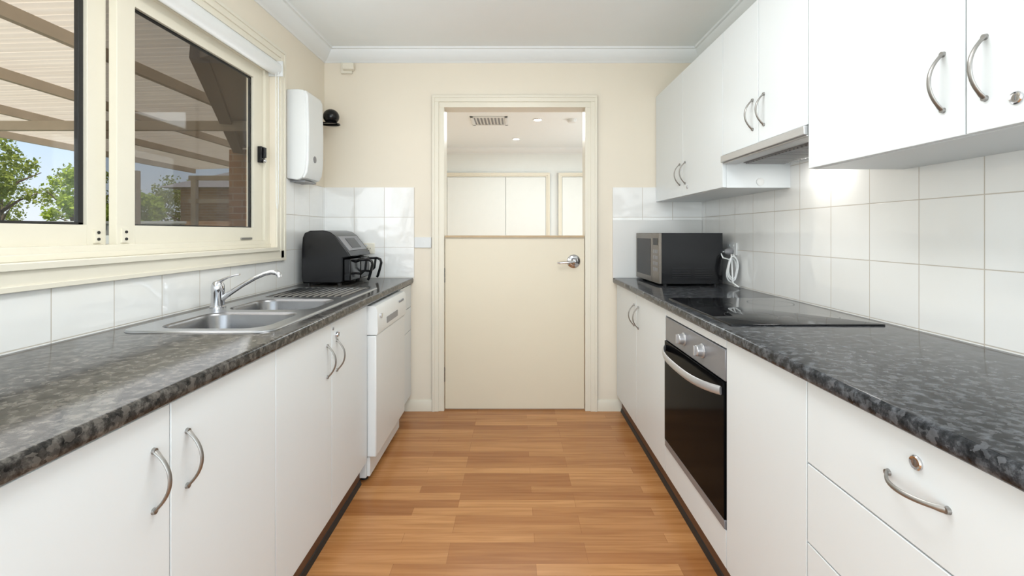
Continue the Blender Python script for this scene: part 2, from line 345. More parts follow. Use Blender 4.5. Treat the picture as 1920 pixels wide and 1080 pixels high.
# ------------------------------------------------------------------ handles, locks, cabinets
def handle(parent,x,y,z,ax,sg,L=.118,pr=.030,label=None):
    b=B(SATIN); pts=[];ra=[];rb=[]
    for i in range(21):
        t=-1+2*i/20; o=pr*(1-abs(t)**2.1)
        a=L/2*t
        p=(x+sg*(o+.003),y,z+a) if ax=='z' else (x+sg*(o+.003),y+a,z-.0)
        pts.append(p); ra.append(.0048 if abs(t)<.85 else .0060); rb.append(.0030)
    b.sweep(pts,ra,rb,b=(0,1,0) if ax=='z' else (0,0,1),n=12)
    for s_ in(-1,1):
        q=(x,y,z+s_*L/2) if ax=='z' else (x,y+s_*L/2,z)
        b.cyl(q,(q[0]+sg*.006,q[1],q[2]),.0065,.0055,n=14)
    return b.out('handle',parent,label='curved satin nickel bow handle')
def lock(parent,x,y,z,sg,r=.0125,proud=.006):
    b=B(CHROME,STEELD); b.lathe([(r,0),(r,proud*.6),(r*.85,proud),(r*.6,proud*.8),(r*.55,proud*.8)],(x,y,z),(sg,0,0))
    b.box(x+sg*(proud*.8),x+sg*(proud*.8+.001),y-.0012,y+.0012,z-.005,z+.005,1)
    return b.out('lock',parent,label='small round chrome cam lock')
def carcass(b,x0,x1,y0,y1,z0,z1,top=True,bottom=True,t=.016):
    xf,xb=(x0,x1)
    b.box(xf,xb,y0,y0+t,z0,z1).box(xf,xb,y1-t,y1,z0,z1)
    s=1 if xb>xf else -1
    b.box(xb-s*.006,xb,y0+t,y1-t,z0,z1)
    if bottom: b.box(xf,xb-s*.006,y0+t,y1-t,z0,z0+t)
    if top: b.box(xf,xb-s*.006,y0+t,y1-t,z1-t,z1)
def front(parent,nm,xf,s,y0,y1,z0,z1,label=None,mat=None):
    g=.0018
    return B(mat or WHITE).box(xf,xf+s*.0175,y0+g,y1-g,z0+g,z1-g).out(nm,parent,bevel=.0015,label=label)
def cab(nm,xf,xb,y0,y1,z0,z1,label,top=True,cat='cabinet'):
    s=1 if xb>xf else -1
    c=T(nm,((xf+xb)/2,(y0+y1)/2,z0),label,cat)
    b=B(WHITE); carcass(b,xf+s*.018,xb,y0+.0003,y1-.0003,z0,z1,top); b.out('body',c); return c,s
ZT=.861; ZB=.111
XLW=XL+.001; XRW=XR-.001
for (y0,y1,lk,lb) in[(.534,1.376,0,'white double-door base cabinet with bow handles under the worktop'),(1.376,2.228,1,'white double-door base cabinet under the sink'),(-.31,.534,0,'white double-door base cabinet at the worktop end')]:
    c,s=cab('base_cabinet',FL,XLW,y0,y1,ZB,CB-.001,lb,top=False)
    ym=(y0+y1)/2 if y0<1 else 1.798
    d=front(c,'door',FL,-1,y0,ym,ZB,ZT); handle(d,FL,ym-.045,.723,'z',1)
    d=front(c,'door',FL,-1,ym,y1,ZB,ZT); handle(d,FL,ym+.048,.723,'z',1)
    if lk: 
        lock(d,FL,ym+.045,.806,1,.0115,.010); lock(d,FL,ym+.014,.835,1,.007,.002)
c,s=cab('base_cabinet',-.702,XLW,2.85,3.148,ZB,CB-.001,'narrow white end cabinet with drawers beside the dishwasher',top=False)
for i,(a,q) in enumerate([(ZB,.555),(.555,.71),(.71,ZT)]):
    front(c,'door' if i==0 else 'drawer',-.702,-1,2.85,3.148,a,q)
b=B(WHITE).box(-.75,-.765,2.85,3.14,0,.11); b.out('kickboard',c)
c,s=cab('base_cabinet',FR,XRW,2.124,3.140,ZB,CB-.001,'white double-door base cabinet below the microwave',top=False)
d=front(c,'door',FR,1,2.124,2.632,ZB,ZT); handle(d,FR,2.585,.735,'z',-1)
d=front(c,'door',FR,1,2.632,3.140,ZB,ZT); handle(d,FR,2.68,.735,'z',-1)
c,s=cab('oven_cabinet',FR,XRW,1.514,2.124,ZB,CB-.001,'white oven housing cabinet below the cooktop',top=False)
B(CARC).box(.71,XRW-.008,1.531,2.107,.222,.238).out('shelf',c)
front(c,'bottom_panel',FR,1,1.514,2.124,ZB,.238); front(c,'top_rail',FR,1,1.514,2.124,.830,ZT)
c,s=cab('base_cabinet',FR,XRW,1.097,1.514,ZB,CB-.001,'white single-door base cabinet with plain front beside the oven',top=False)
front(c,'door',FR,1,1.097,1.514,ZB,ZT)
c,s=cab('drawer_cabinet',FR,XRW,.495,1.097,ZB,CB-.001,'white four-drawer cabinet with lock and bow handle',top=False)
zz=[ZB,.295,.481,.668,ZT]
for i in range(4):
    d=front(c,'drawer',FR,1,.495,1.097,zz[i],zz[i+1])
    if i==3:
        handle(d,FR,.798,.768,'y',-1); lock(d,FR,.797,.815,-1,.0125,.005)
c,s=cab('base_cabinet',FR,XRW,-.31,.495,ZB,CB-.001,'white base cabinet at the worktop end',top=False)
front(c,'door',FR,1,-.31,.09,ZB,ZT); front(c,'door',FR,1,.09,.495,ZB,ZT)
# uppers
UF=.957; UB=XR-.0065; UT=2.13; UZ=1.416
c,s=cab('wall_cabinet',UF,UB,2.137,YB-.007,UZ,UT,'white double-door overhead cabinet above the microwave')
d=front(c,'door',UF,1,2.137,2.646,UZ,UT); handle(d,UF,2.605,1.545,'z',-1); lock(d,UF,2.575,1.462,-1,.010,.004)
d=front(c,'door',UF,1,2.646,YB-.007,UZ,UT); handle(d,UF,2.69,1.545,'z',-1)
B(WPLAST).lathe([(.018,0),(.018,.003),(.014,.005)],(1.129,2.137,1.443),(0,-1,0)).out('cover_cap',c,label='round white plastic cover cap')
c,s=cab('wall_cabinet',UF,UB,1.516,2.136,1.562,UT,'white short double-door overhead cabinet above the rangehood')
d=front(c,'door',UF,1,1.516,1.824,1.562,UT); handle(d,UF,1.782,1.683,'z',-1)
d=front(c,'door',UF,1,1.824,2.136,1.562,UT); handle(d,UF,1.866,1.683,'z',-1)
c,s=cab('wall_cabinet',UF,UB,.456,1.515,UZ,UT,'white double-door overhead cabinet beside the rangehood')
d=front(c,'door',UF,1,.986,1.515,UZ,UT); handle(d,UF,1.037,1.545,'z',-1,.125)
d=front(c,'door',UF,1,.456,.986,UZ,UT); handle(d,UF,.944,1.545,'z',-1,.125); lock(d,UF,.885,1.467,-1,.0125,.005)
# rangehood
r=T('rangehood',(1.1,1.826,1.52),'stainless slimline slide-out rangehood with lit lamp','rangehood')
b=B(WHITE,VISOR,GREYP); b.box(.97,UB,1.520,2.132,1.528,1.561,0); b.box(.985,1.24,1.56,2.09,1.5255,1.528,1)
b.out('body',r)
b=B(VISOR); b.box(.945,.969,1.518,2.134,1.530,1.5605); b.box(.955,1.02,1.518,2.134,1.523,1.5305); b.out('visor',r,label='brushed stainless front visor',bevel=.003)
b=B(GREYP,FILT); b.box(1.03,1.20,1.595,2.09,1.5215,1.5257,0)
for i in range(20):
    y=1.60+i*.024; b.box(1.03,1.20,y,y+.014,1.515,1.522,1)
b.out('filter',r,label='grey louvred grease filter')
B(LENS).box(1.205,1.245,1.80,1.92,1.519,1.5255).out('lamp',r,label='glowing lamp lens',bevel=.004)
# ------------------------------------------------------------------ worktops
def wprof(xf,s,xb):
    p=[(xb,CB),(xf+s*.010,CB),(xf+s*.004,CB+.003),(xf+s*.001,CB+.008),(xf,CB+.014)]
    for i in range(5):
        a=math.pi/2*i/4; p.append((xf+s*(.010-.010*math.cos(a)),CT-.010+.010*math.sin(a)))
    p.append((xb,CT)); return p
xf=-.688; b=B(WT_L)
hy0,hy1=1.45,2.15
b.prism(wprof(xf,-1,XLW),'y',-.31,hy0).prism(wprof(xf,-1,XLW),'y',hy1,YB-.001).prism(wprof(xf,-1,-.787),'y',hy0,hy1).box(-1.165,XLW,hy0,hy1,CB,CT)
b.out('worktop',label='dark speckled stone-look laminate worktop holding the sink',category='worktop')
b=B(WT_R); b.prism(wprof(.667,1,XRW),'y',-.31,YB-.001); b.out('worktop',label='dark speckled stone-look laminate worktop holding the cooktop',category='worktop')
# ------------------------------------------------------------------ sink
def rrect(x0,x1,y0,y1,r,z,n=7):
    pts=[]
    for cx,cy,a0 in[(x1-r,y1-r,0),(x0+r,y1-r,90),(x0+r,y0+r,180),(x1-r,y0+r,270)]:
        for i in range(n):
            a=math.radians(a0+90*i/(n-1)); pts.append((cx+r*math.cos(a),cy+r*math.sin(a),z))
    return pts
def loops(b,ls,cap=True,m=0):
    n=len(ls[0]); v=[p for l in ls for p in l]
    f=[(i*n+j,i*n+(j+1)%n,(i+1)*n+(j+1)%n,(i+1)*n+j) for i in range(len(ls)-1) for j in range(n)]
    if cap: f.append(tuple(range((len(ls)-1)*n,len(ls)*n)))
    b.add(v,f,m)
sk=T('kitchen_sink',(-.99,2.0,CT),'stainless steel double bowl sink with ribbed drainer','sink')
SX0,SX1,SY0,SY1=-1.225,-.752,1.42,2.59; zr=CT+.006
holes=[(-1.145,-.800,1.462,1.765,.07),(-1.145,-.800,1.815,2.115,.07),(-1.175,-.785,2.165,2.555,.03)]
bm=bmesh.new()
def addloop(pts):
    vs=[bm.verts.new(p) for p in pts]; return [bm.edges.new((vs[i],vs[(i+1)%len(vs)])) for i in range(len(vs))]
E=addloop(rrect(SX0+.006,SX1-.006,SY0+.006,SY1-.006,.05,zr))
for q in holes: E+=addloop(rrect(*q[:4],q[4],zr))
bmesh.ops.triangle_fill(bm,use_beauty=True,edges=E)
bm.verts.index_update(); pl=B(STEEL,STEELB)
pl.add([v.co[:] for v in bm.verts],[tuple(v.index for v in f.verts) for f in bm.faces]); bm.free()
loops(pl,[rrect(SX0+.006,SX1-.006,SY0+.006,SY1-.006,.05,zr),rrect(SX0+.002,SX1-.002,SY0+.002,SY1-.002,.054,CT+.0045),rrect(SX0,SX1,SY0,SY1,.056,CT+.0005)],cap=False)
x0,x1,y0,y1,r_=holes[2]
loops(pl,[rrect(x0,x1,y0,y1,r_,zr),rrect(x0+.006,x1-.006,y0+.006,y1-.006,r_-.004,CT+.0012)],cap=True,m=1)
for i in range(11):
    x=x0+.032+i*.0325
    pl.sweep([(x,y0+.02,CT+.0005),(x,y0+.03,CT+.005),(x,y1-.03,CT+.005),(x,y1-.02,CT+.0005)],.0055,n=8,m=1)
pl.out('drainer_top',sk)
for q in holes[:2]:
    x0,x1,y0,y1,r_=q; b=B(STEELB)
    L_=[]
    for ins,dz in[(0,0),(.004,-.003),(.007,-.012),(.014,-.10),(.022,-.128),(.045,-.142),(.09,-.146)]:
        L_.append(rrect(x0+ins,x1-ins,y0+ins,y1-ins,max(r_-ins*.5,.02),zr+dz))
    loops(b,L_); b.out('bowl',sk)
    B(CHROME,STEELD).lathe([(.042,0),(.042,.003),(.034,.004),(.030,.001),(.0,.001)],((x0+x1)/2,(y0+y1)/2,zr-.1458),(0,0,1)).out('waste',sk)
tp=T('mixer_tap',(-1.190,1.862,zr),'chrome single-lever kitchen mixer tap with long swivel spout','tap')
tx,ty=-1.190,1.862
b=B(CHROME); b.lathe([(.029,0),(.029,.006),(.0245,.010),(.0225,.06),(.0235,.062),(.0235,.085),(.022,.095),(.017,.104),(.008,.108)],(tx,ty,zr),(0,0,1)); b.out('tap_body',tp)
b=B(CHROME); b.sweep([(tx+.015,ty,zr+.035),(tx+.05,ty,zr+.060),(tx+.10,ty,zr+.092),(tx+.15,ty,zr+.120),(tx+.19,ty,zr+.137),(tx+.215,ty,zr+.143),(tx+.235,ty,zr+.142),(tx+.245,ty,zr+.134),(tx+.247,ty,zr+.124)],[.011,.010,.0085,.008,.008,.009,.011,.011,.0105],n=16); b.out('spout',tp)
b=B(CHROME); b.sweep([(tx-.012,ty,zr+.096),(tx+.01,ty,zr+.108),(tx+.04,ty,zr+.122),(tx+.07,ty,zr+.131),(tx+.088,ty,zr+.134)],[.015,.012,.009,.009,.006],[.009,.006,.004,.0035,.003],b=(0,1,0),n=14); b.out('lever',tp)
# ------------------------------------------------------------------ dishwasher
dw=T('dishwasher',(-.98,2.53,0),'white freestanding dishwasher under the worktop','dishwasher')
a0,a1=2.238,2.826
B(WPLAST).box(-.716,-1.27,a0,a1,.025,.855).out('body',dw,bevel=.004)
b=B(WPLAST); b.box(-.668,-.7155,a0+.002,a1-.002,.125,.712); dd=b.out('door',dw,bevel=.006)
b=B(WPLAST,GREYP,RUBB); b.prism([(-.7155,.716),(-.664,.716),(-.660,.73),(-.663,.835),(-.672,.853),(-.7155,.855)],'y',a0+.002,a1-.002,0)
b.box(-.659,-.664,2.40,2.62,.742,.775,1)
cpn=b.out('control_panel',dw)
for i in range(5): B(GREYP).cyl((-.664,2.66+i*.022,.815),(-.657,2.66+i*.022,.815),.006,n=12).out('button',cpn)
B(CHROME).cyl((-.664,2.30,.80),(-.655,2.30,.80),.012,n=18).out('dial',cpn)
B(WPLAST).box(-.700,-.7155,a0+.01,a1-.01,.03,.122).out('plinth',dw,bevel=.002)
for y in(a0+.05,a1-.05):
    B(RUBB).cyl((-.74,y,0),(-.74,y,.027),.018,n=14).out('foot',dw)
# ------------------------------------------------------------------ cooktop
ck=T('cooktop',(.97,1.84,CT),'flat black ceramic glass cooktop set on the worktop','cooktop')
b=B(GLASSK); loops(b,[rrect(.712,1.225,1.53,2.15,.008,CT+.0003),rrect(.712,1.225,1.53,2.15,.008,CT+.005),rrect(.714,1.223,1.532,2.148,.007,CT+.006)]); b.out('glass',ck)
RING=pm('ring_grey',(.035,.035,.035),.3)
for cx,cy,rr in[(.86,1.69,.09),(.86,2.0,.07),(1.10,1.69,.07),(1.10,2.0,.09)]:
    b=B(RING); n=48; v=[];f=[]
    for i in range(n):
        a=2*math.pi*i/n; v+=[(cx+rr*math.cos(a),cy+rr*math.sin(a),CT+.0062),(cx+(rr-.0015)*math.cos(a),cy+(rr-.0015)*math.sin(a),CT+.0062)]
        f.append((2*i,2*i+1,(2*i+3)%(2*n),(2*i+2)%(2*n)))
    b.add(v,f); b.out('heating_zone',ck,label='thin grey cooking zone ring')
# ------------------------------------------------------------------ oven
ov=T('oven',(.95,1.82,.24),'built-in electric oven with black glass door and silver trim','oven')
B(STEELD).box(.7075,1.22,1.535,2.103,.2385,.82).out('body',ov)
B(SILV).box(.688,.7072,1.518,2.120,.722,.827).out('control_panel',ov,bevel=.003)
KNOB=pm('knob_silver',(.50,.50,.51),.3,.6)
for y in(1.70,1.885):
    b=B(KNOB,RUBB); b.lathe([(.026,0),(.026,.004),(.0215,.006),(.020,.024),(.017,.027)],(.688,y,.778),(-1,0,0)); 
    b.box(.688-.027,.688-.034,y-.004,y+.004,.760,.796,0); b.out('knob',ov,bevel=.001)
b=B(OVENG,SILV); b.box(.684,.7072,1.518,2.120,.270,.719,0); b.box(.685,.7072,1.518,2.120,.2395,.269,1)
od=b.out('oven_door',ov,bevel=.002,label='black glass oven door with silver lower edge')
b=B(KNOB); pts=[];n=17
for i in range(n):
    t=-1+2*i/(n-1); pts.append((.684-.045*(1-abs(t)**3.5)-.004,1.819+.285*t,.688-.010*(1-t*t)))
b.sweep(pts,.015,.006,b=(0,0,1),n=12); b.out('handle',od,label='bowed silver bar handle')
# ------------------------------------------------------------------ microwave
mw=T('microwave',(1.0,2.895,CT),'black-shelled microwave oven with silver front on the worktop','microwave')
x0,x1,y0,y1,z0,z1=.838,1.19,2.665,3.125,CT+.012,1.207
VENTM=pm('vent_dark',(.03,.03,.032),.4,amt=.1)
b=B(BLACKG,VENTM); b.box(x0,x1,y0,y1,z0,z1,0)
for i in range(5):
    for k in range(2):
        b.box(x0+.06+k*.13,x0+.17+k*.13,y0-.0006,y0+.002,z0+.035+i*.013,z0+.0375+i*.013,1)
b.out('body',mw,bevel=.005,label='gloss black metal shell with vent slots')
MSTEEL=pm('microwave_steel',(.21,.185,.16),.3,1,amt=.15,scale=40,stretch=(1,1,12))
MWIN=pm('microwave_window',(.012,.010,.009),.15,amt=.1,spec=.12)
b=B(MSTEEL,MWIN); b.box(x0-.016,x0-.0005,y0+.13,y1-.001,z0+.002,z1-.001,0); b.box(x0-.0172,x0-.0158,y0+.155,y1-.022,z0+.034,z1-.034,1); md=b.out('microwave_door',mw,bevel=.003,label='silver-framed door with dark window')
b=B(MSTEEL,MWIN,GREYP); b.box(x0-.016,x0-.0005,y0+.001,y0+.127,z0+.002,z1-.001,0); b.box(x0-.017,x0-.0158,y0+.02,y0+.105,z1-.07,z1-.03,1)
for i in range(4):
    for k in range(3): b.box(x0-.0175,x0-.0158,y0+.022+k*.03,y0+.044+k*.03,z0+.07+i*.035,z0+.09+i*.035,2)
b.out('control_panel',mw,bevel=.001)
for x in(x0+.03,x1-.03):
    for y in(y0+.03,y1-.03): B(RUBB).cyl((x,y,CT),(x,y,CT+.013),.012,n=12).out('foot',mw)
b=B(WPLAST); P=[(XR-.070,2.680,1.100),(XR-.095,2.670,1.095),(XR-.085,2.660,1.065)]
for i in range(66):
    a=math.pi/2+i/65*2*math.pi*3; P.append((1.212+.026*math.cos(a)+.003*math.sin(3*a),2.595+.012*math.sin(a*.33),.99+.065*math.sin(a)+.0005*i))
P+=[(1.205,2.575,.93),(1.222,2.545,.911),(1.24,2.565,.908),(1.235,2.615,.908)]
b.sweep(P,.0042,n=8); cb=b.out('power_cord',mw,label='white coiled cable hanging in loops')
b=B(GREYP); b.lathe([(.017,0),(.020,.012),(.018,.03),(.010,.042)],(XR-.026,2.680,1.100),(-1,0,0)); b.out('plug',cb,label='grey power plug')
mw.rotation_euler=(0,0,math.radians(1.2))
# ------------------------------------------------------------------ power outlets
def outlet(nm,cx,cy,cz,face,label,w_=.115,h_=.073,mat=None,sw=2):
    t=T(nm,(cx,cy,cz),label,'power outlet' if 'outlet' in nm else 'light switch')
    mat=mat or CPLAST
    if face=='y':
        B(mat).box(cx-w_/2,cx+w_/2,cy,cy-.009,cz-h_/2,cz+h_/2).out('plate',t,bevel=.003)
        if sw==1: B(WPLAST).box(cx-.012,cx+.012,cy-.009,cy-.012,cz-.007,cz+.007).out('rocker',t)
        else:
            B(WPLAST).box(cx-w_/4-.006,cx-w_/4+.006,cy-.009,cy-.012,cz+.014,cz+.026).out('rocker',t)
            for dx,dz in[(-.008,0),(.008,0),(0,-.014)]: B(RUBB).box(cx+dx-.0015,cx+dx+.0015,cy-.0088,cy-.0095,cz+dz-.005,cz+dz+.005).out('socket_slot',t)
    else:
        B(mat).box(cx,cx-.009,cy-w_/2,cy+w_/2,cz-h_/2,cz+h_/2).out('plate',t,bevel=.003)
        for q in(-w_/4,w_/4-.012): B(WPLAST).box(cx-.009,cx-.012,cy+q,cy+q+.012,cz+.014,cz+.026).out('rocker',t)
    return t
outlet('light_switch',-.623,YB,1.142,'y','white single light switch plate beside the door frame',sw=1,mat=WPLAST)
outlet('power_outlet',-.985,YB-.006,1.102,'y','cream power outlet on the tiles behind the air fryer',w_=.073,h_=.073)
outlet('power_outlet',XR-.006,2.70,1.115,'x','white double power outlet on the tiled wall with a plug',mat=WPLAST)
# ------------------------------------------------------------------ air fryer
af=T('air_fryer',(-1.1,2.89,CT),'large black dual-basket air fryer with sloped silver panel','air fryer')
y0,y1=2.70,3.08
prof=[(-1.232,.915),(-1.24,.95),(-1.240,1.10),(-1.234,1.18),(-1.222,1.208),(-1.19,1.221),(-1.115,1.223),(-1.075,1.214),(-1.045,1.192),(-.972,1.10),(-.955,1.075),(-.955,1.068),(-1.0,1.06),(-1.0,.925),(-1.01,.915)]
B(BLACKP).prism(prof,'y',y0,y1).out('body',af,bevel=.008,seg=3)
def slab(b,pa,pb,th,y0,y1,m=0):
    pa=Vector((pa[0],0,pa[1])); pb=Vector((pb[0],0,pb[1])); d_=(pb-pa).normalized(); n__=Vector((-d_.z,0,d_.x)); 
    if n__.x<0: n__=-n__
    q=[pa,pb,pb+n__*th,pa+n__*th]; b.prism([(p.x,p.z) for p in q],'y',y0,y1,m)
b=B(SILV); slab(b,(-1.040,1.1857),(-.974,1.1025),.003,y0+.03,y1-.03); cp=b.out('control_panel',af,label='sloped silver control panel')
b=B(BLACKG); slab(b,(-1.030,1.173),(-.984,1.115),.0045,y0+.11,y1-.11); b.out('display',cp,label='dark display window')
for ya,yb in[(y0+.012,y0+.184),(y0+.196,y1-.012)]:
    k=B(BLACKG).box(-.999,-.958,ya,yb,.925,1.056).out('basket',af,bevel=.006,label='gloss black basket front')
    ym=(ya+yb)/2; b=B(BLACKG)
    b.sweep([(-.957,ym,1.035),(-.93,ym,1.045),(-.885,ym,1.047),(-.862,ym,1.038),(-.856,ym,1.018),(-.866,ym,.975),(-.878,ym,.935),(-.884,ym,.925)],[.012,.011,.011,.012,.012,.011,.011,.009],[.008]*8,b=(0,1,0),n=12)
    b.sweep([(-.957,ym,.965),(-.925,ym,.962),(-.90,ym,.985),(-.893,ym,1.04)],.007,n=10)
    b.out('handle',k,label='hooked black basket handle')
for x in(-1.21,-1.03):
    for y in(y0+.03,y1-.03): B(RUBB).cyl((x,y,CT),(x,y,.917),.012,n=12).out('foot',af)
# ------------------------------------------------------------------ wall things
pd=T('paper_towel_dispenser',(-1.22,2.73,1.505),'tall white plastic paper towel dispenser on the wall','dispenser')
prof=[(XL+.0005,1.518),(XL+.0005,2.022),(-1.215,2.024),(-1.184,2.018),(-1.172,1.99),(-1.166,1.80),(-1.168,1.62),(-1.176,1.55),(-1.194,1.518),(-1.22,1.508)]
B(WPLAST).prism([(x if x<-1.28 else x-.012,z) for x,z in prof],'y',2.628,2.842).out('body',pd,bevel=.005)
pr2=[(-1.232,1.535),(-1.232,2.012)]+[(x,z) for x,z in prof[3:9]]
B(WPLAST).prism(pr2,'y',2.633,2.836).out('front_cover',pd,bevel=.006,seg=3)
b=B(SILV,GREYP); b.lathe([(.020,0),(.020,.002),(.016,.003)],(-1.1685,2.715,1.635),(1,0,0),m=0); b.lathe([(.012,0),(.012,.001)],(-1.166,2.715,1.635),(1,0,0),m=1)
b.out('level_window',pd,label='small round grey window')
B(GREYP).box(-1.285,-1.20,2.66,2.81,1.500,1.5085).out('towel_slot',pd)
sc=T('dome_sensor',(-1.19,3.0,1.90),'black ball-shaped device on a small wall bracket','device')
b=B(BLACKP); b.prism([(XL,1.905),(-1.135,1.905),(-1.135,1.913),(XL,1.925)],'y',2.975,3.025); b.box(XL-.0005,XL+.006,2.96,3.04,1.88,1.95); b.lathe([(.052,0),(.055,.006),(.05,.010)],(-1.185,3.0,1.905),(0,0,1)); b.out('bracket',sc)
b=B(BLACKP); b.lathe([(.050*math.sin(math.pi*i/16),.046-.048*math.cos(math.pi*i/16)) for i in range(1,16)],(-1.185,3.0,1.912),(0,0,1)); b.out('ball',sc)
ms=T('motion_sensor',(-1.123,YB,2.29),'small cream motion sensor box under the cornice','sensor')
B(CPLAST).box(-1.175,-1.10,YB,YB-.02,2.285,2.358).out('mounting_plate',ms,bevel=.003)
B(CPLAST).prism([(YB-.02,2.30),(YB-.045,2.305),(YB-.05,2.345),(YB-.02,2.352)],'x',-1.155,-1.08).out('lens_housing',ms,bevel=.004)
# ------------------------------------------------------------------ window
wn=T('window_1',(-1.34,1.5,1.13),'wide cream aluminium sliding window with flyscreen','window','structure')
b=B(TRIMP)
for a,c,tt in[(0,.076,.010),(.03,.076,.016),(.06,.076,.021)]:
    b.box(XL,XL+tt,wy1+a,wy1+c,1.057,wz1+a); b.box(XL,XL+tt,wy0-c,wy1+c,wz1+a,wz1+c); b.box(XL,XL+tt,wy0-c,wy0-a,1.057,wz1+a)
b.box(XL,XL+.016,wy0-.076,wy1+.076,1.057,1.112).box(XL,XL+.022,wy0-.076,wy1+.076,1.057,1.072)
b.box(XL-.055,XL+.026,wy0-.0,wy1+.0,1.112,1.131)
b.out('architrave',wn,bevel=.0015,label='cream timber architrave and sill')
b=B(ALUC); X0,X1=-1.425,-1.325
b.box(X0,X1,wy1-.045,wy1-.001,1.131,wz1-.001).box(X0,X1,wy0+.001,wy0+.045,1.131,wz1-.001).box(X0,X1,wy0+.045,wy1-.045,1.131,1.170).box(X0,X1,wy0+.045,wy1-.045,2.07,wz1-.001)
b.box(X1,X1+.006,wy0,wy1,1.131,1.150)
b.out('frame',wn,bevel=.002)
def sash(ya,yb,yc,yd,x0,x1,blk):
    b=B(ALUC,RUBB); z0,z1,g0,g1=1.168,2.072,1.235,2.007
    b.box(x0,x1,ya,yb,z0,z1).box(x0,x1,yc,yd,z0,z1).box(x0,x1,yb,yc,z0,g0).box(x0,x1,yb,yc,g1,z1)
    k=blk; xi=x1-.012
    b.box(x0+.004,xi,yb,yb+k,g0,g1,1).box(x0+.004,xi,yc-k*1.3,yc,g0,g1,1).box(x0+.004,xi,yb,yc,g0,g0+k*.6,1).box(x0+.004,xi,yb,yc,g1-k,g1,1)
    s_=b.out('sash',wn,bevel=.0015)
    xm=(x0+x1)/2
    B(GLASS).box(xm-.002,xm+.002,yb,yc,g0,g1).out('glass_pane',s_,label='clear glass pane')
    return s_
s1=sash(1.565,1.640,2.385,2.465,-1.368,-1.340,.008)
s2=sash(wy0+.03,wy0+.10,1.494,1.563,-1.405,-1.375,.014)
B(SCREEN).add([(-1.418,1.55,1.20),(-1.418,2.45,1.20),(-1.418,2.45,2.05),(-1.418,1.55,2.05)],[(0,1,2,3)]).out('flyscreen',wn,label='dark mesh flyscreen')
b=B(BLACKP,CHROME); b.box(-1.340,-1.318,2.418,2.450,1.575,1.66,0); b.box(-1.318,-1.304,2.424,2.444,1.60,1.655,0); b.lathe([(.010,0),(.010,.012),(.006,.013)],(-1.316,2.434,1.585),(1,0,0),m=1)
b.out('latch',wn,label='black key-lockable window latch',bevel=.003)
b=B(ALUC,RUBB); b.box(-1.340,-1.334,1.58,1.61,1.176,1.225,0)
for z in(1.188,1.212): b.cyl((-1.334,1.595,z),(-1.331,1.595,z),.005,n=10,m=1)
b.out('sash_stop',wn,label='small sash stop with two dark screws')
b=B(ALUC,RUBB); b.box(-1.375,-1.368,1.515,1.54,1.176,1.22,0)
for z in(1.188,1.21): b.cyl((-1.368,1.527,z),(-1.365,1.527,z),.005,n=10,m=1)
b.out('sash_stop',wn,label='small sash stop with two dark screws')
B(SATIN).box(-1.340,-1.333,2.27,2.36,1.175,1.185).out('sash_roller',wn)
rb=T('roller_blind',(-1.29,1.5,2.05),'white roller blind rolled up at the window head','blind')
B(WPLAST).cyl((-1.288,wy0+.01,2.092),(-1.288,wy1-.012,2.092),.036,n=32).out('fabric_roll',rb)
B(WPLAST).box(-1.325,-1.25,wy1-.011,wy1-.002,2.052,2.133).out('bracket',rb); B(WPLAST).box(-1.325,-1.25,wy0+.002,wy0+.009,2.052,2.133).out('bracket',rb)
b=B(WPLAST); b.sweep([(-1.262,wy1-.03,2.09),(-1.262,wy1-.028,1.7),(-1.262,wy1-.032,1.37),(-1.268,wy1-.030,1.335),(-1.275,wy1-.028,1.37),(-1.276,wy1-.03,1.7),(-1.276,wy1-.03,2.09)],.0018,n=6); b.out('cord',rb,label='white beaded pull chain loop')
# ------------------------------------------------------------------ outdoors
B(GRASS).box(-40,-1.45,-15,45,-.5,-.3).out('ground',kind='structure',label='grassy yard outside the window',category='ground')
B(CONC).box(-6.6,-1.446,-2,9.3,-.3,-.22).out('patio_slab',kind='structure',label='concrete patio slab under the pergola',category='patio')
pg=T('pergola',(-4,4,-.22),'open patio pergola with pale ribbed roof sheeting','pergola')
def zr_(x): return 2.60+(x+1.45)*.03
b=B(ROOFS); ny=900; v=[]
for i in range(ny+1):
    y=-1.5+10.6*i/ny; ph=(y/.076)%1; o=.014*math.cos(2*math.pi*ph)
    v+=[(-1.46,y,zr_(-1.46)+o),(-6.5,y,zr_(-6.5)+o)]
f=[(2*i,2*i+1,2*i+3,2*i+2) for i in range(ny)]
b.add(v,f); b.out('roof_sheet',pg,label='pale ribbed roof sheeting')
for x,y1_ in[(-2.15,6.0),(-2.96,6.0),(-4.05,9.0),(-5.1,9.0),(-6.2,9.0)]:
    zt=zr_(x)-.016; B(PBEAM).box(x-.022,x+.022,-1.5,y1_,zt-.085,zt).out('beam',pg)
for y in(1.2,4.6,9.0):
    x0=-6.3; b=B(PBEAM); b.box(x0,-1.5 if y<6 else -3.8,y-.03,y+.03,2.22,2.31); b.out('rafter',pg)
for x,y in[(-6.2,1.2),(-6.2,4.6),(-6.2,7.6),(-6.2,9.0)]:
    B(PBEAM).box(x-.045,x+.045,y-.045,y+.045,-.22,2.22).out('post',pg)
B(PBEAM).box(-6.3,-3.8,8.97,9.03,1.78,1.86).out('rail',pg)
b=B(DBEAM); b.sweep([(-2.0,2.95,2.36),(-3.62,6.08,2.30)],.075,.075,n=4); b.out('hip_rafter',pg,label='dark timber diagonal rafter')
hw=T('house_wing',(-2.5,6.4,-.3),'brown brick house wing with eave next to the patio','house')
B(BRICK).box(-3.75,-1.446,6.1,6.35,-.3,2.3).out('brick_wall',hw)
B(SOFF).prism([(-1.47,2.7),(-2.0,2.95),(-3.6,6.09),(-1.47,6.09)],'z',2.32,2.36).out('eave_soffit',hw)
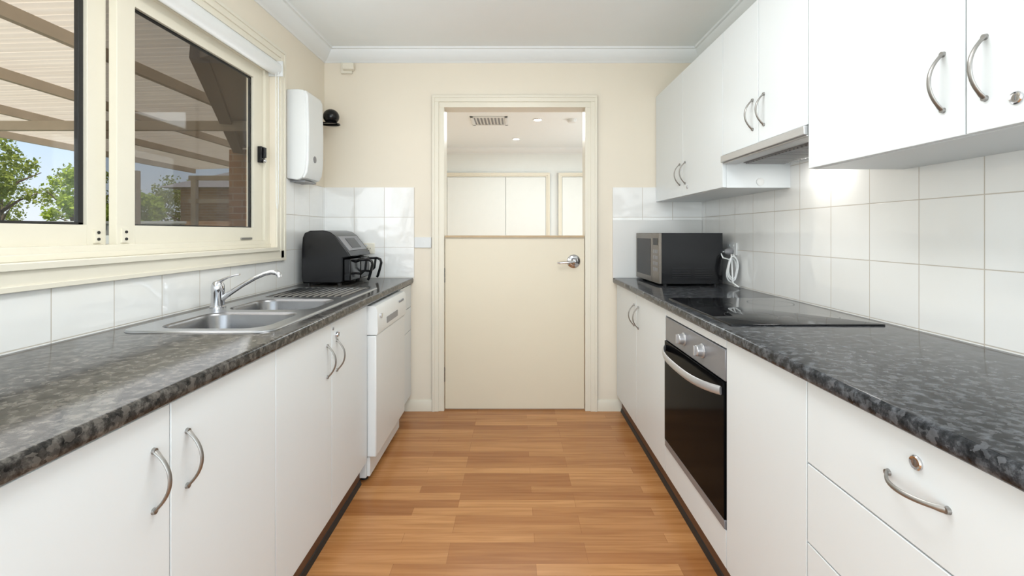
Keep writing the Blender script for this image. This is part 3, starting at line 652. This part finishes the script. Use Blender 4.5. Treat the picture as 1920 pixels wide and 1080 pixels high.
nb=T('neighbour_house',(-8,16,-.3),'distant brick house with grey tiled roof','house')
B(BRICK).box(-10.5,-5.5,14.6,20,-.3,2.6).out('brick_wall',nb)
B(ROOFT).add([(-10.9,14.2,2.6),(-5,14.2,2.6),(-5,20.5,2.6),(-10.9,20.5,2.6),(-8.5,16.5,3.7),(-6.5,16.5,3.7)],[(0,1,5,4),(1,2,5),(2,3,4,5),(3,0,4),(0,3,2,1)]).out('roof',nb)
b=B(FENCE); n=360; v=[]
for i in range(n+1):
    x=-20+12.2*i/n; o=.02*(1 if (i//3)%2 else -1); v+=[(x,11+o,-.3),(x,11+o,1.42)]
f=[(2*i,2*i+1,2*i+3,2*i+2) for i in range(n)]
b.add(v,f); b.box(-20,-7.8,10.96,11.04,1.42,1.48); b.out('fence',label='cream corrugated metal boundary fence',category='fence')
def tree(x,y,h,r,leaf,n=1500,lb='leafy green garden tree behind the fence',sz=.16,zc=.70):
    t=T('tree',(x,y,-.3),lb,'tree',group='garden trees')
    b=B(BARK); b.sweep([(x,y,-.3),(x+.05,y,h*.4),(x-.08,y+.1,h*.75)],[.12,.09,.04],n=8)
    for k in range(6):
        a=random.random()*6.28; z=h*(.4+.06*k); b.sweep([(x,y,z*.85),(x+r*.4*math.cos(a),y+r*.4*math.sin(a),z+.2),(x+r*.8*math.cos(a),y+r*.8*math.sin(a),z+.5)],[.05,.03,.01],n=6)
    b.out('trunk',t)
    b=B(leaf); cl=[]
    for k in range(22):
        while True:
            p=Vector((random.uniform(-1,1),random.uniform(-1,1),random.uniform(-1,1)))
            if p.length<1: break
        cl.append(Vector((x+p.x*r*.85,y+p.y*r*.85,h*zc+p.z*h*.34)))
    v=[];f=[]
    for i in range(n):
        c=random.choice(cl)+Vector([max(-2,min(2,random.gauss(0,1)))*r*.11 for _ in range(3)])
        u=Vector([random.gauss(0,1) for _ in range(3)]).normalized(); w_=u.orthogonal().normalized()
        s=sz*random.uniform(.5,1.1); o=len(v)
        v+=[c-u*s*.5,c+w_*s*.25,c+u*s*.5,c-w_*s*.25]; f.append((o,o+1,o+2,o+3))
    b.add(v,f); b.out('foliage',t)
tree(-15.0,13.4,4.3,1.25,LEAF,2000)
tree(-17.6,13.6,4.6,1.2,LEAF,2000)
tree(-12.9,13.6,2.9,.8,LEAF2,1800)
tree(-10.1,12.5,2.5,.75,LEAF2,2200,'bright lime-green shrub tree near the brick house')
tree(-20.5,18.5,4.2,1.7,LEAF,2400)
tree(-17.0,18.5,3.6,1.5,LEAF,2400)
tree(-13.6,19.5,3.4,1.5,LEAF,2400)
# ------------------------------------------------------------------ lights
cl=T('unseen_ceiling_light',(0,1.25,ZC),'added unseen white rectangular ceiling light fitting with diffuser','light')  # added out-of-view fitting that carries the kitchen fill
B(WPLAST).box(-.30,.30,.65,1.85,ZC-.03,ZC).out('base',cl,bevel=.004)
DIFF=emis('diffuser',(1,.98,.95),3.0)
B(DIFF).box(-.28,.28,.67,1.83,ZC-.045,ZC-.0305).out('diffuser',cl,bevel=.006)
def area(nm,loc,rot,sx,sy,e,col=(1,1,1)):
    l=bpy.data.lights.new(nm,'AREA'); l.shape='RECTANGLE'; l.size=sx; l.size_y=sy; l.energy=e; l.color=col
    o=bpy.data.objects.new(nm,l); o.location=loc; o.rotation_euler=rot; C.objects.link(o); return o
area('ceiling_fill',(0,1.25,ZC-.05),(0,0,0),.56,1.16,15,(.93,.98,1))  # added fill below the unseen fitting, evens the kitchen light
area('rear_fill',(0,-1.25,1.30),(math.radians(114),0,0),2.3,1.7,54,(.90,.97,1))  # added soft fill behind the camera; no window is modelled there
area('window_daylight',(-1.315,1.5,1.62),(0,math.radians(-90),0),.80,1.80,8,(.95,.98,1))
area('hall_lamp',(.2,5.0,ZC-.06),(0,0,0),1.6,1.6,40,(.90,.98,1))
area('hall_side_fill',(1.85,5.0,1.3),(0,math.radians(90),0),1.8,2.4,24,(.88,.97,1))  # added side fill to brighten the hall; this wall has no window
area('hood_lamp',(1.17,1.86,1.512),(0,math.radians(-5),0),.09,.22,.6,(1,.98,.94))
sun=bpy.data.lights.new('sun','SUN'); sun.energy=5.5; sun.angle=.01; sun.color=(1,.93,.82)
so=bpy.data.objects.new('sun',sun); so.rotation_euler=Vector((.25,-.35,.9)).to_track_quat('Z','Y').to_euler(); C.objects.link(so)
# world
wd=bpy.data.worlds.new('sky'); bpy.context.scene.world=wd; wd.use_nodes=True; N=wd.node_tree.nodes; L=wd.node_tree.links
bg=N['Background']; tc=N.new('ShaderNodeTexCoord'); sp=N.new('ShaderNodeSeparateXYZ'); r=N.new('ShaderNodeValToRGB')
L.new(tc.outputs['Generated'],sp.inputs[0]); L.new(sp.outputs['Z'],r.inputs['Fac']); L.new(r.outputs['Color'],bg.inputs['Color'])
e=r.color_ramp.elements; e[0].position=0; e[0].color=(.85,.90,.94,1); e[1].position=.7; e[1].color=(.40,.58,.88,1)
k=e.new(.2); k.color=(.50,.72,.95,1)
bg.inputs['Strength'].default_value=1.1
# camera
cd=bpy.data.cameras.new('camera'); cd.sensor_width=36; cd.lens=36*871/1920; cd.shift_x=-5/1920; cd.shift_y=-104/1920; cd.clip_start=.02; cd.clip_end=200
co=bpy.data.objects.new('camera',cd); co.location=(0,0,H); co.rotation_euler=(math.radians(90),0,0); C.objects.link(co)
bpy.context.scene.camera=co
bpy.context.scene.view_settings.view_transform='Standard'
